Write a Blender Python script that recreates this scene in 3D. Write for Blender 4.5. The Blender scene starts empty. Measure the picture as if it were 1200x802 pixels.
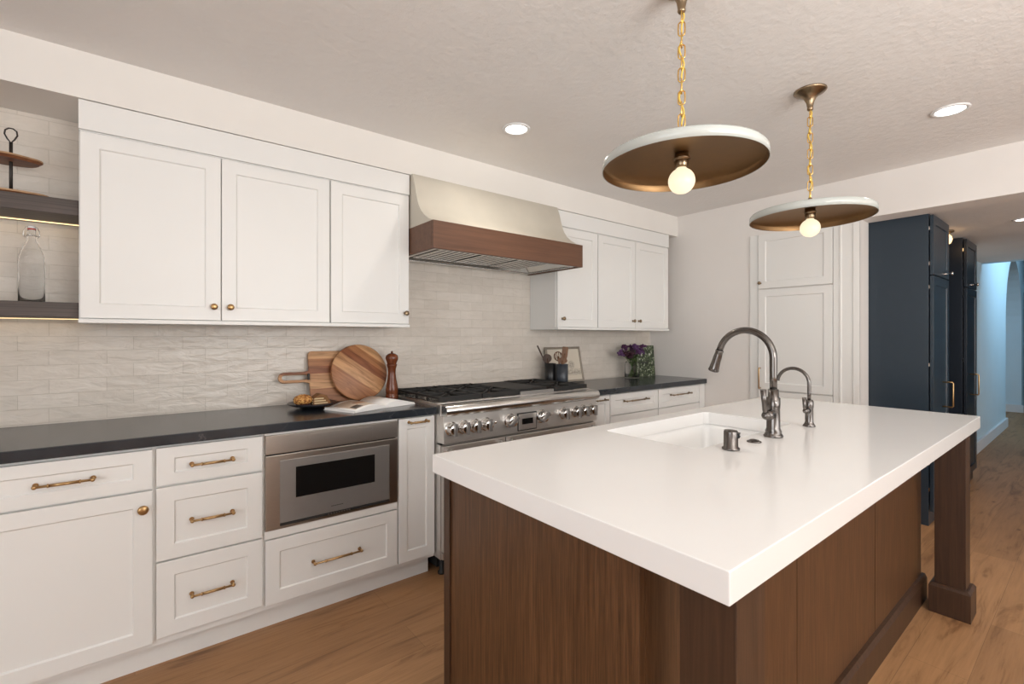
import bpy, bmesh, math, random
from mathutils import Vector, Matrix
random.seed(7)
PI = math.pi
sc = bpy.context.scene
COL = sc.collection

# ------------------------------------------------------------------ camera, world, lights, exposure
cam = bpy.data.objects.new('camera', bpy.data.cameras.new('camera'))
COL.objects.link(cam)
cam.location = (0, -2.846, 1.289)
cam.rotation_euler = (PI/2, 0, math.radians(51.5 - 90))
cam.data.sensor_width = 36; cam.data.sensor_fit = 'HORIZONTAL'
cam.data.lens = 555.6/1200*36
cam.data.shift_y = -5.9/1200
cam.data.clip_start = 0.02
sc.camera = cam
sc.view_settings.view_transform = 'Standard'
sc.view_settings.look = 'None'
sc.view_settings.gamma = 1
sc.view_settings.use_curve_mapping = False
sc.view_settings.exposure = 0.20
sc.cycles.use_denoising = True
sc.cycles.max_bounces = 10
sc.cycles.diffuse_bounces = 6
sc.cycles.sample_clamp_indirect = 6
w = bpy.data.worlds.new('world'); sc.world = w; w.use_nodes = True
w.node_tree.nodes['Background'].inputs[0].default_value = (0.75, 0.85, 1, 1)
w.node_tree.nodes['Background'].inputs[1].default_value = 0.6

def area(name, loc, target, sx, sy, power, color=(1, 1, 1), shape='RECTANGLE', spread=180):
    l = bpy.data.lights.new(name, 'AREA'); l.shape = shape; l.size = sx
    if shape in ('RECTANGLE', 'ELLIPSE'): l.size_y = sy
    l.energy = power; l.color = color; l.spread = math.radians(spread)
    o = bpy.data.objects.new(name, l); COL.objects.link(o); o.location = loc
    o.rotation_euler = (Vector(target) - Vector(loc)).to_track_quat('-Z', 'Y').to_euler()
    return o
# daylight through the windows of the wall behind the camera, and of the left wall
area('window_light_front', (2.3, -6.2, 1.45), (2.3, 0, 3.6), 3.0, 1.7, 60, (1.0, .975, .94))
area('window_light_left', (-2.35, -3.2, 1.45), (4, -3.0, 3.2), 2.4, 1.6, 42, (.95, .98, 1.0))
# unseen fill behind the camera, added to brighten the ceiling like a bounced flash
area('bounce_fill', (.8, -4.5, 1.6), (1.4, -3.8, 4), 1.2, 1.2, 78, (1.0, .985, .955))
area('window_light_side_room', (5.8, -6.2, 1.3), (5.8, -2, .9), 1.6, 1.6, 9, (1, .95, .88))
area('skylight_light', (9.3, -3.3, 3.2), (9.5, -1.9, 2.3), 2.6, 1.2, 34, (.50, .78, 1.0), spread=100)
WARM = (1.0, .87, .72)

# ------------------------------------------------------------------ materials
def newmat(name):
    m = bpy.data.materials.new(name); m.use_nodes = True
    nt = m.node_tree; return m, nt, nt.nodes['Principled BSDF']
def N(nt, t, **kw):
    n = nt.nodes.new(t)
    for k, v in kw.items(): setattr(n, k, v)
    return n
def L(nt, a, b): nt.links.new(a, b)
def coords(nt, scale=(1, 1, 1), loc=(0, 0, 0), rot=(0, 0, 0)):
    tc = N(nt, 'ShaderNodeTexCoord'); mp = N(nt, 'ShaderNodeMapping')
    mp.inputs['Scale'].default_value = scale; mp.inputs['Location'].default_value = loc; mp.inputs['Rotation'].default_value = rot
    L(nt, tc.outputs['Object'], mp.inputs['Vector']); return mp.outputs[0]
def noise(nt, vec, scale, detail=4, rough=.5, dist=0):
    n = N(nt, 'ShaderNodeTexNoise'); n.inputs['Scale'].default_value = scale
    n.inputs['Detail'].default_value = detail; n.inputs['Roughness'].default_value = rough
    n.inputs['Distortion'].default_value = dist
    L(nt, vec, n.inputs['Vector']); return n.outputs['Fac']
def ramp(nt, fac, stops):
    r = N(nt, 'ShaderNodeValToRGB'); e = r.color_ramp.elements
    while len(e) < len(stops): e.new(.5)
    for i, (p, c) in enumerate(stops):
        e[i].position = p; e[i].color = (*c, 1) if len(c) == 3 else c
    L(nt, fac, r.inputs[0]); return r.outputs[0]
def bump(nt, b, h, strength, dist=.001, prev=None):
    n = N(nt, 'ShaderNodeBump'); n.inputs['Strength'].default_value = strength; n.inputs['Distance'].default_value = dist
    L(nt, h, n.inputs['Height'])
    if prev: L(nt, prev, n.inputs['Normal'])
    L(nt, n.outputs[0], b.inputs['Normal']); return n.outputs[0]
def mixc(nt, fac, a, b, mode='MIX'):
    n = N(nt, 'ShaderNodeMix', data_type='RGBA', blend_type=mode)
    if isinstance(fac, (int, float)): n.inputs[0].default_value = fac
    else: L(nt, fac, n.inputs[0])
    for s, v in ((n.inputs[6], a), (n.inputs[7], b)):
        if isinstance(v, tuple): s.default_value = (*v, 1)
        else: L(nt, v, s)
    return n.outputs[2]
def paint(name, col, rough=.5, bscale=0, bstr=0, bdist=.001, spec=.5, var=.03):
    m, nt, b = newmat(name)
    v = coords(nt); f = noise(nt, v, 3, 3)
    lo = tuple(c*(1-var) for c in col)
    L(nt, ramp(nt, f, [(.3, lo), (.7, col)]), b.inputs['Base Color'])
    b.inputs['Roughness'].default_value = rough; b.inputs['Specular IOR Level'].default_value = spec
    if bscale: bump(nt, b, noise(nt, v, bscale, 4, .6), bstr, bdist)
    return m
def metal(name, col, rough=.25, streak=None, var=.15):
    m, nt, b = newmat(name)
    b.inputs['Metallic'].default_value = 1
    v = coords(nt, streak or (1, 1, 1)); f = noise(nt, v, 8, 4, .6)
    L(nt, ramp(nt, f, [(.3, tuple(c*(1-var) for c in col)), (.7, col)]), b.inputs['Base Color'])
    r = N(nt, 'ShaderNodeMapRange'); r.inputs[3].default_value = rough*.85; r.inputs[4].default_value = rough*1.2
    L(nt, f, r.inputs[0]); L(nt, r.outputs[0], b.inputs['Roughness'])
    return m
def wood(name, dark, light, axis='z', rough=.45, scale=1.0, contrast=(.3, .72), pores=.25):
    m, nt, b = newmat(name)
    s = [38, 38, 38]; s['xyz'.index(axis)] = 1.6
    s2 = [160, 160, 160]; s2['xyz'.index(axis)] = 5
    s = [c*scale for c in s]; s2 = [c*scale for c in s2]
    f1 = noise(nt, coords(nt, s), 1, 4, .55, .6); f2 = noise(nt, coords(nt, s2), 1, 2, .6)
    c1 = ramp(nt, f1, [(contrast[0], dark), (contrast[1], light)])
    c2 = ramp(nt, f2, [(.35, (1-pores,)*3), (.6, (1, 1, 1))])
    L(nt, mixc(nt, 1, c1, c2, 'MULTIPLY'), b.inputs['Base Color'])
    b.inputs['Roughness'].default_value = rough
    bump(nt, b, f2, .25, .0006)
    return m
def plain(name, col, rough=.5, metallic=0, emit=None, estr=0, trans=0, ior=1.45, alpha=1):
    m, nt, b = newmat(name)
    v = coords(nt); f = noise(nt, v, 20, 2)
    L(nt, ramp(nt, f, [(.3, tuple(c*.96 for c in col)), (.7, col)]), b.inputs['Base Color'])
    b.inputs['Roughness'].default_value = rough; b.inputs['Metallic'].default_value = metallic
    if emit: b.inputs['Emission Color'].default_value = (*emit, 1); b.inputs['Emission Strength'].default_value = estr
    if trans: b.inputs['Transmission Weight'].default_value = trans; b.inputs['IOR'].default_value = ior
    return m

M = {}
M['cab'] = paint('cabinet_white', (.79, .79, .77), .38, var=.01)
M['wall'] = paint('wall_paint', (.80, .77, .74), .7, 60, .12, .001)
M['soffit'] = paint('soffit_paint', (.80, .775, .735), .7, 60, .12, .001)
M['ceil'] = paint('ceiling_texture', (.80, .785, .77), .8, 30, .7, .005)
M['bluewall'] = paint('hall_blue_paint', (.62, .76, .83), .7, 30, .1)
M['hallwhite'] = paint('hall_white_paint', (.7, .7, .7), .6)
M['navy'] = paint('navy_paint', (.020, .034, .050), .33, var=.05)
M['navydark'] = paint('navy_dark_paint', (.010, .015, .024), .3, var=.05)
M['plaster'] = paint('hood_plaster', (.60, .56, .48), .8, 5, .25, .004, var=.13)
M['quartz'] = paint('white_quartz', (.88, .875, .865), .13, var=.012)
M['ceramic'] = paint('sink_ceramic', (.90, .90, .89), .12, var=.0)
M['steel'] = metal('brushed_steel', (.68, .665, .64), .24, (1, 40, 60), .05)
M['steelv'] = metal('brushed_steel_panel', (.72, .70, .67), .40, (2, 30, 30), .05)
M['steelb'] = metal('microwave_bronze_steel', (.48, .44, .40), .3, (2, 30, 40), .06)
M['steelg'] = plain('microwave_grey_face', (.33, .32, .31), .32, .6)
M['chrome'] = metal('polished_chrome', (.78, .76, .74), .09)
M['gun'] = metal('gunmetal_faucet', (.17, .155, .145), .22, (30, 30, 3), .06)
M['brass'] = metal('antique_brass', (.50, .32, .15), .3, None, .05)
M['brassd'] = metal('aged_brass', (.30, .22, .14), .3, None, .05)
M['gold'] = metal('gold_chain', (.85, .55, .18), .25)
M['cord'] = plain('yellow_cord', (.72, .5, .09), .7)
M['lining'] = metal('brass_shade_lining', (.30, .18, .085), .42, (3, 3, 3))
M['enamel'] = paint('shade_enamel', (.50, .525, .50), .15)
M['bulb'] = plain('lit_bulb_glass', (.30, .26, .20), .4, emit=(1, .86, .60), estr=.86)
M['led'] = plain('led_strip_lit', (1, .8, .5), .4, emit=(1, .72, .36), estr=1.3)
M['lens'] = plain('downlight_lens', (1, 1, 1), .4, emit=(1, .97, .92), estr=4)
M['amber'] = plain('amber_glass_lit', (1, .7, .4), .4, emit=(1, .62, .28), estr=2)
M['black'] = plain('black_cast_iron', (.010, .0095, .009), .6)
M['blackgl'] = plain('black_glass', (.008, .008, .008), .08)
M['darkgap'] = plain('dark_gap', (.02, .02, .02), .6)
M['white'] = plain('white_plastic', (.8, .8, .8), .4)
M['glass'] = plain('clear_glass', (1, 1, 1), .02, trans=1, ior=1.14)
M['red'] = plain('red_rubber', (.45, .03, .02), .5)
M['islandwood'] = wood('island_walnut_stain', (.076, .032, .011), (.145, .066, .027), 'z', .42, 1.9, (.3, .7), .38)
M['postwood'] = wood('post_walnut_stain', (.042, .019, .009), (.072, .034, .017), 'z', .42, 1.9, (.3, .7), .15)
M['hoodwood'] = wood('hood_band_wood', (.095, .040, .020), (.155, .070, .036), 'x', .5, 1.0, (.25, .75), .1)
M['shelfwood'] = wood('shelf_dark_wood', (.042, .030, .025), (.12, .094, .083), 'x', .5)
M['millwood'] = wood('mill_wood', (.10, .024, .008), (.20, .055, .018), 'z', .22, .7)
M['utensil'] = wood('utensil_wood', (.10, .042, .015), (.21, .095, .038), 'z', .5)
M['utensild'] = wood('dark_utensil_wood', (.035, .016, .009), (.08, .036, .018), 'z', .5)

def acacia(name, rotz):
    m, nt, b = newmat(name)
    # strips of glued timber, each with its own tone
    v = coords(nt, (1, 1, 1), rot=(0, rotz, 0))
    sep = N(nt, 'ShaderNodeSeparateXYZ'); L(nt, v, sep.inputs[0])
    d = N(nt, 'ShaderNodeMath', operation='MULTIPLY'); L(nt, sep.outputs[2], d.inputs[0]); d.inputs[1].default_value = 24
    fl = N(nt, 'ShaderNodeMath', operation='FLOOR'); L(nt, d.outputs[0], fl.inputs[0])
    wn = N(nt, 'ShaderNodeTexWhiteNoise', noise_dimensions='1D'); L(nt, fl.outputs[0], wn.inputs['W'])
    v2 = N(nt, 'ShaderNodeMapping'); v2.inputs['Scale'].default_value = (3, 30, 45); L(nt, v, v2.inputs[0])
    f = noise(nt, v2.outputs[0], 1, 4, .6, 1.2)
    base = ramp(nt, wn.outputs['Value'], [(0, (.27, .095, .04)), (.3, (.52, .25, .11)), (.6, (.38, .165, .07)), (1, (.68, .40, .20))])
    g = ramp(nt, f, [(.3, (.55, .5, .45)), (.6, (1, 1, 1))])
    L(nt, mixc(nt, 1, base, g, 'MULTIPLY'), b.inputs['Base Color'])
    b.inputs['Roughness'].default_value = .45
    return m
M['acacia'] = acacia('acacia_straight', 0.0)
M['acacia_diag'] = acacia('acacia_diagonal', math.radians(-36))

def tile():
    m, nt, b = newmat('handmade_tile')
    tc = N(nt, 'ShaderNodeTexCoord'); sp = N(nt, 'ShaderNodeSeparateXYZ'); L(nt, tc.outputs['Object'], sp.inputs[0])
    ax = N(nt, 'ShaderNodeMath', operation='ADD'); L(nt, sp.outputs[0], ax.inputs[0]); ax.inputs[1].default_value = .194 + 19
    az = N(nt, 'ShaderNodeMath', operation='ADD'); L(nt, sp.outputs[2], az.inputs[0]); az.inputs[1].default_value = -.921 + 1.24
    cb = N(nt, 'ShaderNodeCombineXYZ'); L(nt, ax.outputs[0], cb.inputs[0]); L(nt, az.outputs[0], cb.inputs[1])
    nz = N(nt, 'ShaderNodeTexNoise'); nz.inputs['Scale'].default_value = 9; L(nt, cb.outputs[0], nz.inputs['Vector'])
    ws = N(nt, 'ShaderNodeVectorMath', operation='SCALE'); L(nt, nz.outputs['Color'], ws.inputs[0]); ws.inputs['Scale'].default_value = .004
    wa = N(nt, 'ShaderNodeVectorMath', operation='ADD'); L(nt, cb.outputs[0], wa.inputs[0]); L(nt, ws.outputs[0], wa.inputs[1])
    br = N(nt, 'ShaderNodeTexBrick'); br.offset = .5; L(nt, wa.outputs[0], br.inputs['Vector'])
    br.inputs['Scale'].default_value = 1; br.inputs['Brick Width'].default_value = .19; br.inputs['Row Height'].default_value = .062
    br.inputs['Mortar Size'].default_value = .0013; br.inputs['Mortar Smooth'].default_value = .3
    br.inputs['Color1'].default_value = (.71, .655, .59, 1); br.inputs['Color2'].default_value = (.65, .595, .53, 1)
    br.inputs['Mortar'].default_value = (.57, .52, .455, 1)
    cl = noise(nt, cb.outputs[0], 14, 4, .6)
    L(nt, mixc(nt, 1, br.outputs['Color'], ramp(nt, cl, [(.3, (.93, .93, .92)), (.7, (1, 1, 1))]), 'MULTIPLY'), b.inputs['Base Color'])
    b.inputs['Roughness'].default_value = .3
    inv = N(nt, 'ShaderNodeMath', operation='SUBTRACT'); inv.inputs[0].default_value = 1; L(nt, br.outputs['Fac'], inv.inputs[1])
    p = bump(nt, b, inv.outputs[0], .55, .002)
    bump(nt, b, noise(nt, coords(nt, (10, 10, 26)), 1, 3, .5, .5), .8, .010, p)
    return m
M['tile'] = tile()

def floor_mat():
    m, nt, b = newmat('oak_planks')
    tc = N(nt, 'ShaderNodeTexCoord')
    br = N(nt, 'ShaderNodeTexBrick'); br.offset = .37; L(nt, tc.outputs['Object'], br.inputs['Vector'])
    br.inputs['Scale'].default_value = 1; br.inputs['Brick Width'].default_value = 1.5; br.inputs['Row Height'].default_value = .18
    br.inputs['Mortar Size'].default_value = .0009; br.inputs['Mortar Smooth'].default_value = .2
    br.inputs['Color1'].default_value = (.44, .238, .110, 1); br.inputs['Color2'].default_value = (.345, .182, .082, 1)
    br.inputs['Mortar'].default_value = (.24, .13, .06, 1)
    # shift the grain from plank to plank
    f1 = noise(nt, coords(nt, (1.1, 9, 9)), 1.4, 5, .6, 1.6)
    f2 = noise(nt, coords(nt, (4, 90, 90)), 1, 3, .6)
    c = mixc(nt, 1, br.outputs['Color'], ramp(nt, f1, [(.32, (.58, .52, .46)), (.46, (.95, .94, .92)), (.7, (1.08, 1.08, 1.08))]), 'MULTIPLY')
    c = mixc(nt, 1, c, ramp(nt, f2, [(.3, (.86, .85, .84)), (.6, (1, 1, 1))]), 'MULTIPLY')
    vo = N(nt, 'ShaderNodeTexVoronoi'); vo.inputs['Scale'].default_value = 1; L(nt, coords(nt, (2.2, 6, 6)), vo.inputs['Vector'])
    c = mixc(nt, 1, c, ramp(nt, vo.outputs['Distance'], [(0.0, (.35, .28, .22)), (.09, (1, 1, 1))]), 'MULTIPLY')
    L(nt, c, b.inputs['Base Color'])
    b.inputs['Roughness'].default_value = .52
    bump(nt, b, f2, .15, .0005)
    return m
M['floor'] = floor_mat()

def soapstone():
    m, nt, b = newmat('black_soapstone')
    f = noise(nt, coords(nt), 7, 6, .6, .8)
    vn = N(nt, 'ShaderNodeTexNoise'); vn.inputs['Scale'].default_value = 1.6; vn.inputs['Detail'].default_value = 6; vn.inputs['Distortion'].default_value = 1.5
    L(nt, coords(nt, loc=(3, 1, 2)), vn.inputs['Vector'])
    base = ramp(nt, f, [(.3, (.013, .017, .023)), (.7, (.024, .030, .038))])
    vein = ramp(nt, vn.outputs['Fac'], [(.496, (0, 0, 0)), (.5, (.05, .05, .05)), (.504, (0, 0, 0))])
    L(nt, mixc(nt, 1, base, vein, 'ADD'), b.inputs['Base Color'])
    b.inputs['Roughness'].default_value = .2; b.inputs['Specular IOR Level'].default_value = .6
    bump(nt, b, noise(nt, coords(nt), 260, 2), .12, .0004)
    return m
M['stone'] = soapstone()

def drawing(name, kind):
    m, nt, b = newmat(name)
    if kind == 'trees':
        v = coords(nt, (1, 1, 1))
        f = noise(nt, v, 95, 5, .8); g = noise(nt, v, 9, 2)
        sp = N(nt, 'ShaderNodeSeparateXYZ'); L(nt, v, sp.inputs[0])
        # sketchy ink, thick low down and in one round crown
        d = N(nt, 'ShaderNodeVectorMath', operation='DISTANCE'); L(nt, v, d.inputs[0]); d.inputs[1].default_value = (.075, 0, .15)
        k = ramp(nt, d.outputs['Value'], [(.035, (1, 1, 1)), (.055, (0, 0, 0))])
        low = ramp(nt, sp.outputs[2], [(.05, (0, 0, 0)), (.075, (.8, .8, .8)), (.10, (.4, .4, .4)), (.115, (0, 0, 0))])
        mask = mixc(nt, 1, k, low, 'ADD')
        ink = ramp(nt, f, [(.50, (1, 1, 1)), (.56, (0, 0, 0))])
        mk = mixc(nt, 1, mask, ink, 'MULTIPLY')
        L(nt, mixc(nt, mk, (.66, .60, .50), (.20, .17, .14)), b.inputs['Base Color'])
    else:
        v = coords(nt, (1, 1, 1))
        f = noise(nt, v, 42, 4, .8); g = noise(nt, v, 14, 3, .6)
        c = ramp(nt, f, [(.42, (.008, .013, .010)), (.50, (.035, .060, .018)), (.56, (.12, .16, .06)), (.61, (.62, .62, .56))])
        L(nt, c, b.inputs['Base Color'])
    b.inputs['Roughness'].default_value = .5
    return m
M['trees'] = drawing('ink_tree_drawing', 'trees')
M['garden'] = drawing('garden_picture', 'garden')
M['frame'] = metal('pewter_frame', (.38, .34, .29), .4)
M['paper'] = paint('book_paper', (.84, .83, .81), .6)
M['photo1'] = paint('page_photo_pastry', (.50, .28, .17), .5, var=.5)
M['photo2'] = paint('page_photo_grey', (.12, .11, .10), .5, var=.5)
M['print'] = paint('page_photo_pale', (.58, .46, .36), .5, var=.2)
def speckle(name, stops, scale):
    m, nt, b = newmat(name); f = noise(nt, coords(nt), scale, 4, .6)
    L(nt, ramp(nt, f, stops), b.inputs['Base Color']); b.inputs['Roughness'].default_value = .7; bump(nt, b, f, 1, .006); return m
M['crust'] = speckle('crumb_topping', [(.38, (.16, .05, .012)), (.5, (.50, .20, .04)), (.62, (.72, .42, .14))], 90)
M['cake'] = paint('cake_brown', (.25, .11, .035), .7, 120, .5, .002, var=.3)
M['cream'] = paint('cake_cream', (.68, .54, .32), .7)
M['wrapper'] = paint('dark_paper_wrapper', (.06, .022, .032), .6)
M['plate'] = plain('dark_stoneware', (.018, .018, .022), .3)
M['crockb'] = plain('black_stoneware', (.010, .011, .012), .35)
M['crockn'] = plain('slate_stoneware', (.030, .038, .050), .3)
M['petal'] = paint('purple_petals', (.085, .018, .085), .6, var=.5)
M['petal2'] = paint('violet_petals', (.12, .045, .15), .6, var=.4)
M['petal3'] = paint('maroon_petals', (.05, .008, .022), .6, var=.4)
M['green'] = paint('stem_green', (.08, .13, .03), .6, var=.3)
M['water'] = plain('vase_water', (.9, .95, .85), .02, trans=1, ior=1.33)
M['iron'] = plain('wrought_iron', (.02, .015, .012), .45)
M['liveedge'] = wood('live_edge_wood', (.12, .035, .015), (.33, .14, .06), 'x', .5)
M['livelite'] = wood('pale_sapwood', (.3, .16, .07), (.55, .33, .17), 'x', .5)

# ------------------------------------------------------------------ builders
class B:
    def __init__(s): s.b = bmesh.new(); s.mi = 0
    def _m(s, fs):
        for f in fs: f.material_index = s.mi
    def box(s, x0, x1, y0, y1, z0, z1):
        vs = [s.b.verts.new(p) for p in ((x0,y0,z0),(x1,y0,z0),(x1,y1,z0),(x0,y1,z0),(x0,y0,z1),(x1,y0,z1),(x1,y1,z1),(x0,y1,z1))]
        s._m([s.b.faces.new([vs[i] for i in q]) for q in ((3,2,1,0),(4,5,6,7),(0,1,5,4),(1,2,6,5),(2,3,7,6),(3,0,4,7))])
        return s
    def prism(s, pts, axis, a, b_, smooth=False):   # pts in the plane of the other two axes, in order
        def P3(p, t): return {'x': (t, p[0], p[1]), 'y': (p[0], t, p[1]), 'z': (p[0], p[1], t)}[axis]
        A = [s.b.verts.new(P3(p, a)) for p in pts]; C = [s.b.verts.new(P3(p, b_)) for p in pts]
        n = len(pts); fs = [s.b.faces.new(A), s.b.faces.new(C[::-1])]
        for i in range(n):
            f = s.b.faces.new([A[i], C[i], C[(i+1) % n], A[(i+1) % n]]); f.smooth = smooth; fs.append(f)
        s._m(fs); return s
    def cyl(s, p0, p1, r0, r1=None, n=20, caps=True):
        r1 = r0 if r1 is None else r1
        p0 = Vector(p0); p1 = Vector(p1); q = (p1-p0).to_track_quat('Z', 'Y')
        def ring(p, r): return [s.b.verts.new(p + q @ Vector((r*math.cos(2*PI*i/n), r*math.sin(2*PI*i/n), 0))) for i in range(n)]
        A, C = ring(p0, r0), ring(p1, r1); fs = []
        for i in range(n):
            f = s.b.faces.new([A[i], A[(i+1) % n], C[(i+1) % n], C[i]]); f.smooth = True; fs.append(f)
        if caps: fs += [s.b.faces.new(A[::-1]), s.b.faces.new(C)]
        s._m(fs); return s
    def lathe(s, prof, c=(0, 0, 0), axis=(0, 0, 1), n=36, flat=False):   # prof (r, h) along the axis
        c = Vector(c); q = Vector(axis).to_track_quat('Z', 'Y'); rings = []; fs = []
        for r, h in prof:
            if r < 1e-6: rings.append([s.b.verts.new(c + q @ Vector((0, 0, h)))])
            else: rings.append([s.b.verts.new(c + q @ Vector((r*math.cos(2*PI*i/n), r*math.sin(2*PI*i/n), h))) for i in range(n)])
        for A, C in zip(rings, rings[1:]):
            for i in range(n):
                j = (i+1) % n
                if len(A) == 1 and len(C) == 1: continue
                if len(A) == 1: f = s.b.faces.new([A[0], C[j], C[i]])
                elif len(C) == 1: f = s.b.faces.new([A[i], A[j], C[0]])
                else: f = s.b.faces.new([A[i], A[j], C[j], C[i]])
                f.smooth = not flat; fs.append(f)
        s._m(fs); return s
    def tube(s, pts, r, n=12, closed=False, caps=True):
        pts = [Vector(p) for p in pts]; m = len(pts); rs = r if isinstance(r, (list, tuple)) else [r]*m
        rings = []; prev = None
        for i, p in enumerate(pts):
            if closed: t = pts[(i+1) % m] - pts[i-1]
            else: t = pts[min(i+1, m-1)] - pts[max(i-1, 0)]
            t.normalize()
            if prev is None:
                u = t.orthogonal().normalized()
            else:
                u = (prev - t*prev.dot(t)).normalized()
            prev = u; v = t.cross(u)
            rings.append([s.b.verts.new(p + (u*math.cos(2*PI*k/n) + v*math.sin(2*PI*k/n))*rs[i]) for k in range(n)])
        fs = []
        for i in range(m if closed else m-1):
            A, C = rings[i], rings[(i+1) % m]
            for k in range(n):
                f = s.b.faces.new([A[k], A[(k+1) % n], C[(k+1) % n], C[k]]); f.smooth = True; fs.append(f)
        if not closed and caps: fs += [s.b.faces.new(rings[0][::-1]), s.b.faces.new(rings[-1])]
        s._m(fs); return s
    def ball(s, c, r, sc_=(1, 1, 1), sub=2, jit=0):
        ret = bmesh.ops.create_icosphere(s.b, subdivisions=sub, radius=1)
        for v in ret['verts']:
            k = 1 + (random.random()-.5)*jit
            v.co = Vector(c) + Vector((v.co.x*r*sc_[0]*k, v.co.y*r*sc_[1]*k, v.co.z*r*sc_[2]*k))
        fs = {f for v in ret['verts'] for f in v.link_faces}
        for f in fs: f.smooth = True
        s._m(fs); return s
    def shaker(s, x0, x1, z0, z1, yf, t=.02, fr=.056, rec=.007, frz=None):   # a recessed-panel front facing -y
        frz = fr if frz is None else frz; st = .004
        def rect(a, b_, c, d, y): return [s.b.verts.new(p) for p in ((a, y, c), (b_, y, c), (b_, y, d), (a, y, d))]
        O = rect(x0, x1, z0, z1, yf); I = rect(x0+fr, x1-fr, z0+frz, z1-frz, yf)
        R = rect(x0+fr+st, x1-fr-st, z0+frz+st, z1-frz-st, yf+rec); K = rect(x0, x1, z0, z1, yf+t)
        fs = [s.b.faces.new(R), s.b.faces.new(K[::-1])]
        for i in range(4):
            j = (i+1) % 4
            fs += [s.b.faces.new([O[i], O[j], I[j], I[i]]), s.b.faces.new([I[i], I[j], R[j], R[i]]), s.b.faces.new([K[i], K[j], O[j], O[i]])]
        s._m(fs); return s
    def rot(s, ang, axis, c):
        bmesh.ops.rotate(s.b, verts=s.b.verts, cent=Vector(c), matrix=Matrix.Rotation(ang, 3, axis)); return s
    def build(s, name, mats, parent=None, bevel=0, seg=2, **props):
        if not isinstance(mats, (list, tuple)): mats = [mats]
        bmesh.ops.recalc_face_normals(s.b, faces=s.b.faces)
        me = bpy.data.meshes.new(name)
        if parent is not None:
            bmesh.ops.translate(s.b, verts=s.b.verts, vec=-wloc(parent))
        s.b.to_mesh(me); s.b.free()
        for m in mats: me.materials.append(M[m])
        o = bpy.data.objects.new(name, me); COL.objects.link(o)
        if parent is not None: o.parent = parent
        if bevel:
            md = o.modifiers.new('bevel', 'BEVEL'); md.width = bevel; md.segments = seg; md.limit_method = 'ANGLE'; md.angle_limit = math.radians(40)
        for k, v in props.items(): o[k] = v
        return o
def wloc(o):
    v = Vector((0, 0, 0))
    while o is not None: v = v + Vector(o.location); o = o.parent
    return v
def recenter(o):
    """put a single-mesh thing's origin at its base"""
    me = o.data; xs = [v.co for v in me.vertices]
    c = Vector((sum(v.x for v in xs)/len(xs), sum(v.y for v in xs)/len(xs), min(v.z for v in xs)))
    me.transform(Matrix.Translation(-c)); o.location = c
    return o
def thing(name, label, cat, loc=(0, 0, 0), group=None):
    o = bpy.data.objects.new(name, None); COL.objects.link(o); o.location = loc; o.empty_display_size = .05
    o['label'] = label; o['category'] = cat
    if group: o['group'] = group
    return o
def tag(o, label, cat, group=None):
    o['label'] = label; o['category'] = cat
    if group: o['group'] = group
    return o
def struct(o): o['kind'] = 'structure'; return o
def copy_tree(o, parent=None):
    c = o.copy(); COL.objects.link(c)
    if parent is not None: c.parent = parent
    for ch in list(o.children): copy_tree(ch, c)
    return c

# ------------------------------------------------------------------ the room
CEIL, SOF, LOW, WB = 2.425, 2.238, 2.14, 4.02
struct(B().box(-2.5, 18, -6.5, .15, -.1, 0).build('floor', 'floor'))
struct(B().box(-2.5, WB+.2, -6.5, .15, CEIL, CEIL+.1).build('ceiling', 'ceil'))
struct(B().box(-2.5, WB+.2, 0, .15, 0, CEIL).build('wall_back', 'tile'))
struct(B().box(-2.5, WB, -.31, 0, SOF, CEIL).build('trim_1', 'soffit'))
b = B()
b.box(WB, WB+.2, -1.75, 0, 0, CEIL)
b.box(WB, WB+.2, -6.35, -1.75, 2.127, CEIL)
struct(b.build('wall_right', 'wall'))
# front wall (behind the camera) with a wide window opening
b = B()
b.box(-2.5, .7, -6.5, -6.35, 0, CEIL); b.box(3.9, 5.0, -6.5, -6.35, 0, CEIL); b.box(6.6, 7.6, -6.5, -6.35, 0, CEIL)
b.box(.7, 3.9, -6.5, -6.35, 0, .5); b.box(.7, 3.9, -6.5, -6.35, 2.3, CEIL)
b.box(5.0, 6.6, -6.5, -6.35, 0, .4); b.box(5.0, 6.6, -6.5, -6.35, 2.13, CEIL)
struct(b.build('wall_front', 'wall'))
b = B()
b.box(-2.5, -2.4, -6.35, -4.5, 0, CEIL); b.box(-2.5, -2.4, -1.9, 0, 0, CEIL)
b.box(-2.5, -2.4, -4.5, -1.9, 0, .55); b.box(-2.5, -2.4, -4.5, -1.9, 2.3, CEIL)
struct(b.build('wall_left', 'wall'))
def window(name, axis, a0, a1, z0, z1, p):
    b = B()
    def bx(u0, u1, w0, w1):
        if axis == 'x': b.box(u0, u1, p-.03, p+.03, w0, w1)
        else: b.box(p-.03, p+.03, u0, u1, w0, w1)
    bx(a0, a1, z0, z0+.06); bx(a0, a1, z1-.06, z1); bx(a0, a0+.06, z0+.06, z1-.06); bx(a1-.06, a1, z0+.06, z1-.06)
    m = (a0+a1)/2; bx(m-.03, m+.03, z0+.06, z1-.06)
    struct(b.build(name, 'cab', bevel=.003))
window('window_1', 'x', .7, 3.9, .5, 2.3, -6.42)
window('window_2', 'y', -4.5, -1.9, .55, 2.3, -2.45)
window('window_3', 'x', 5.0, 6.6, .4, 2.13, -6.42)

# the space beyond the opening: lower ceiling, hall with skylight
struct(B().box(WB+.2, 7.6, -6.5, -.5, LOW, LOW+.1).build('ceiling_hall', 'ceil'))
struct(B().box(7.6, 7.75, -6.5, -1.93, LOW, 3.4).build('wall_hall_header', 'bluewall'))
struct(B().box(7.75, 18, -6.5, -1.0, 3.4, 3.5).build('ceiling_skylight_hall', 'bluewall'))
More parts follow.
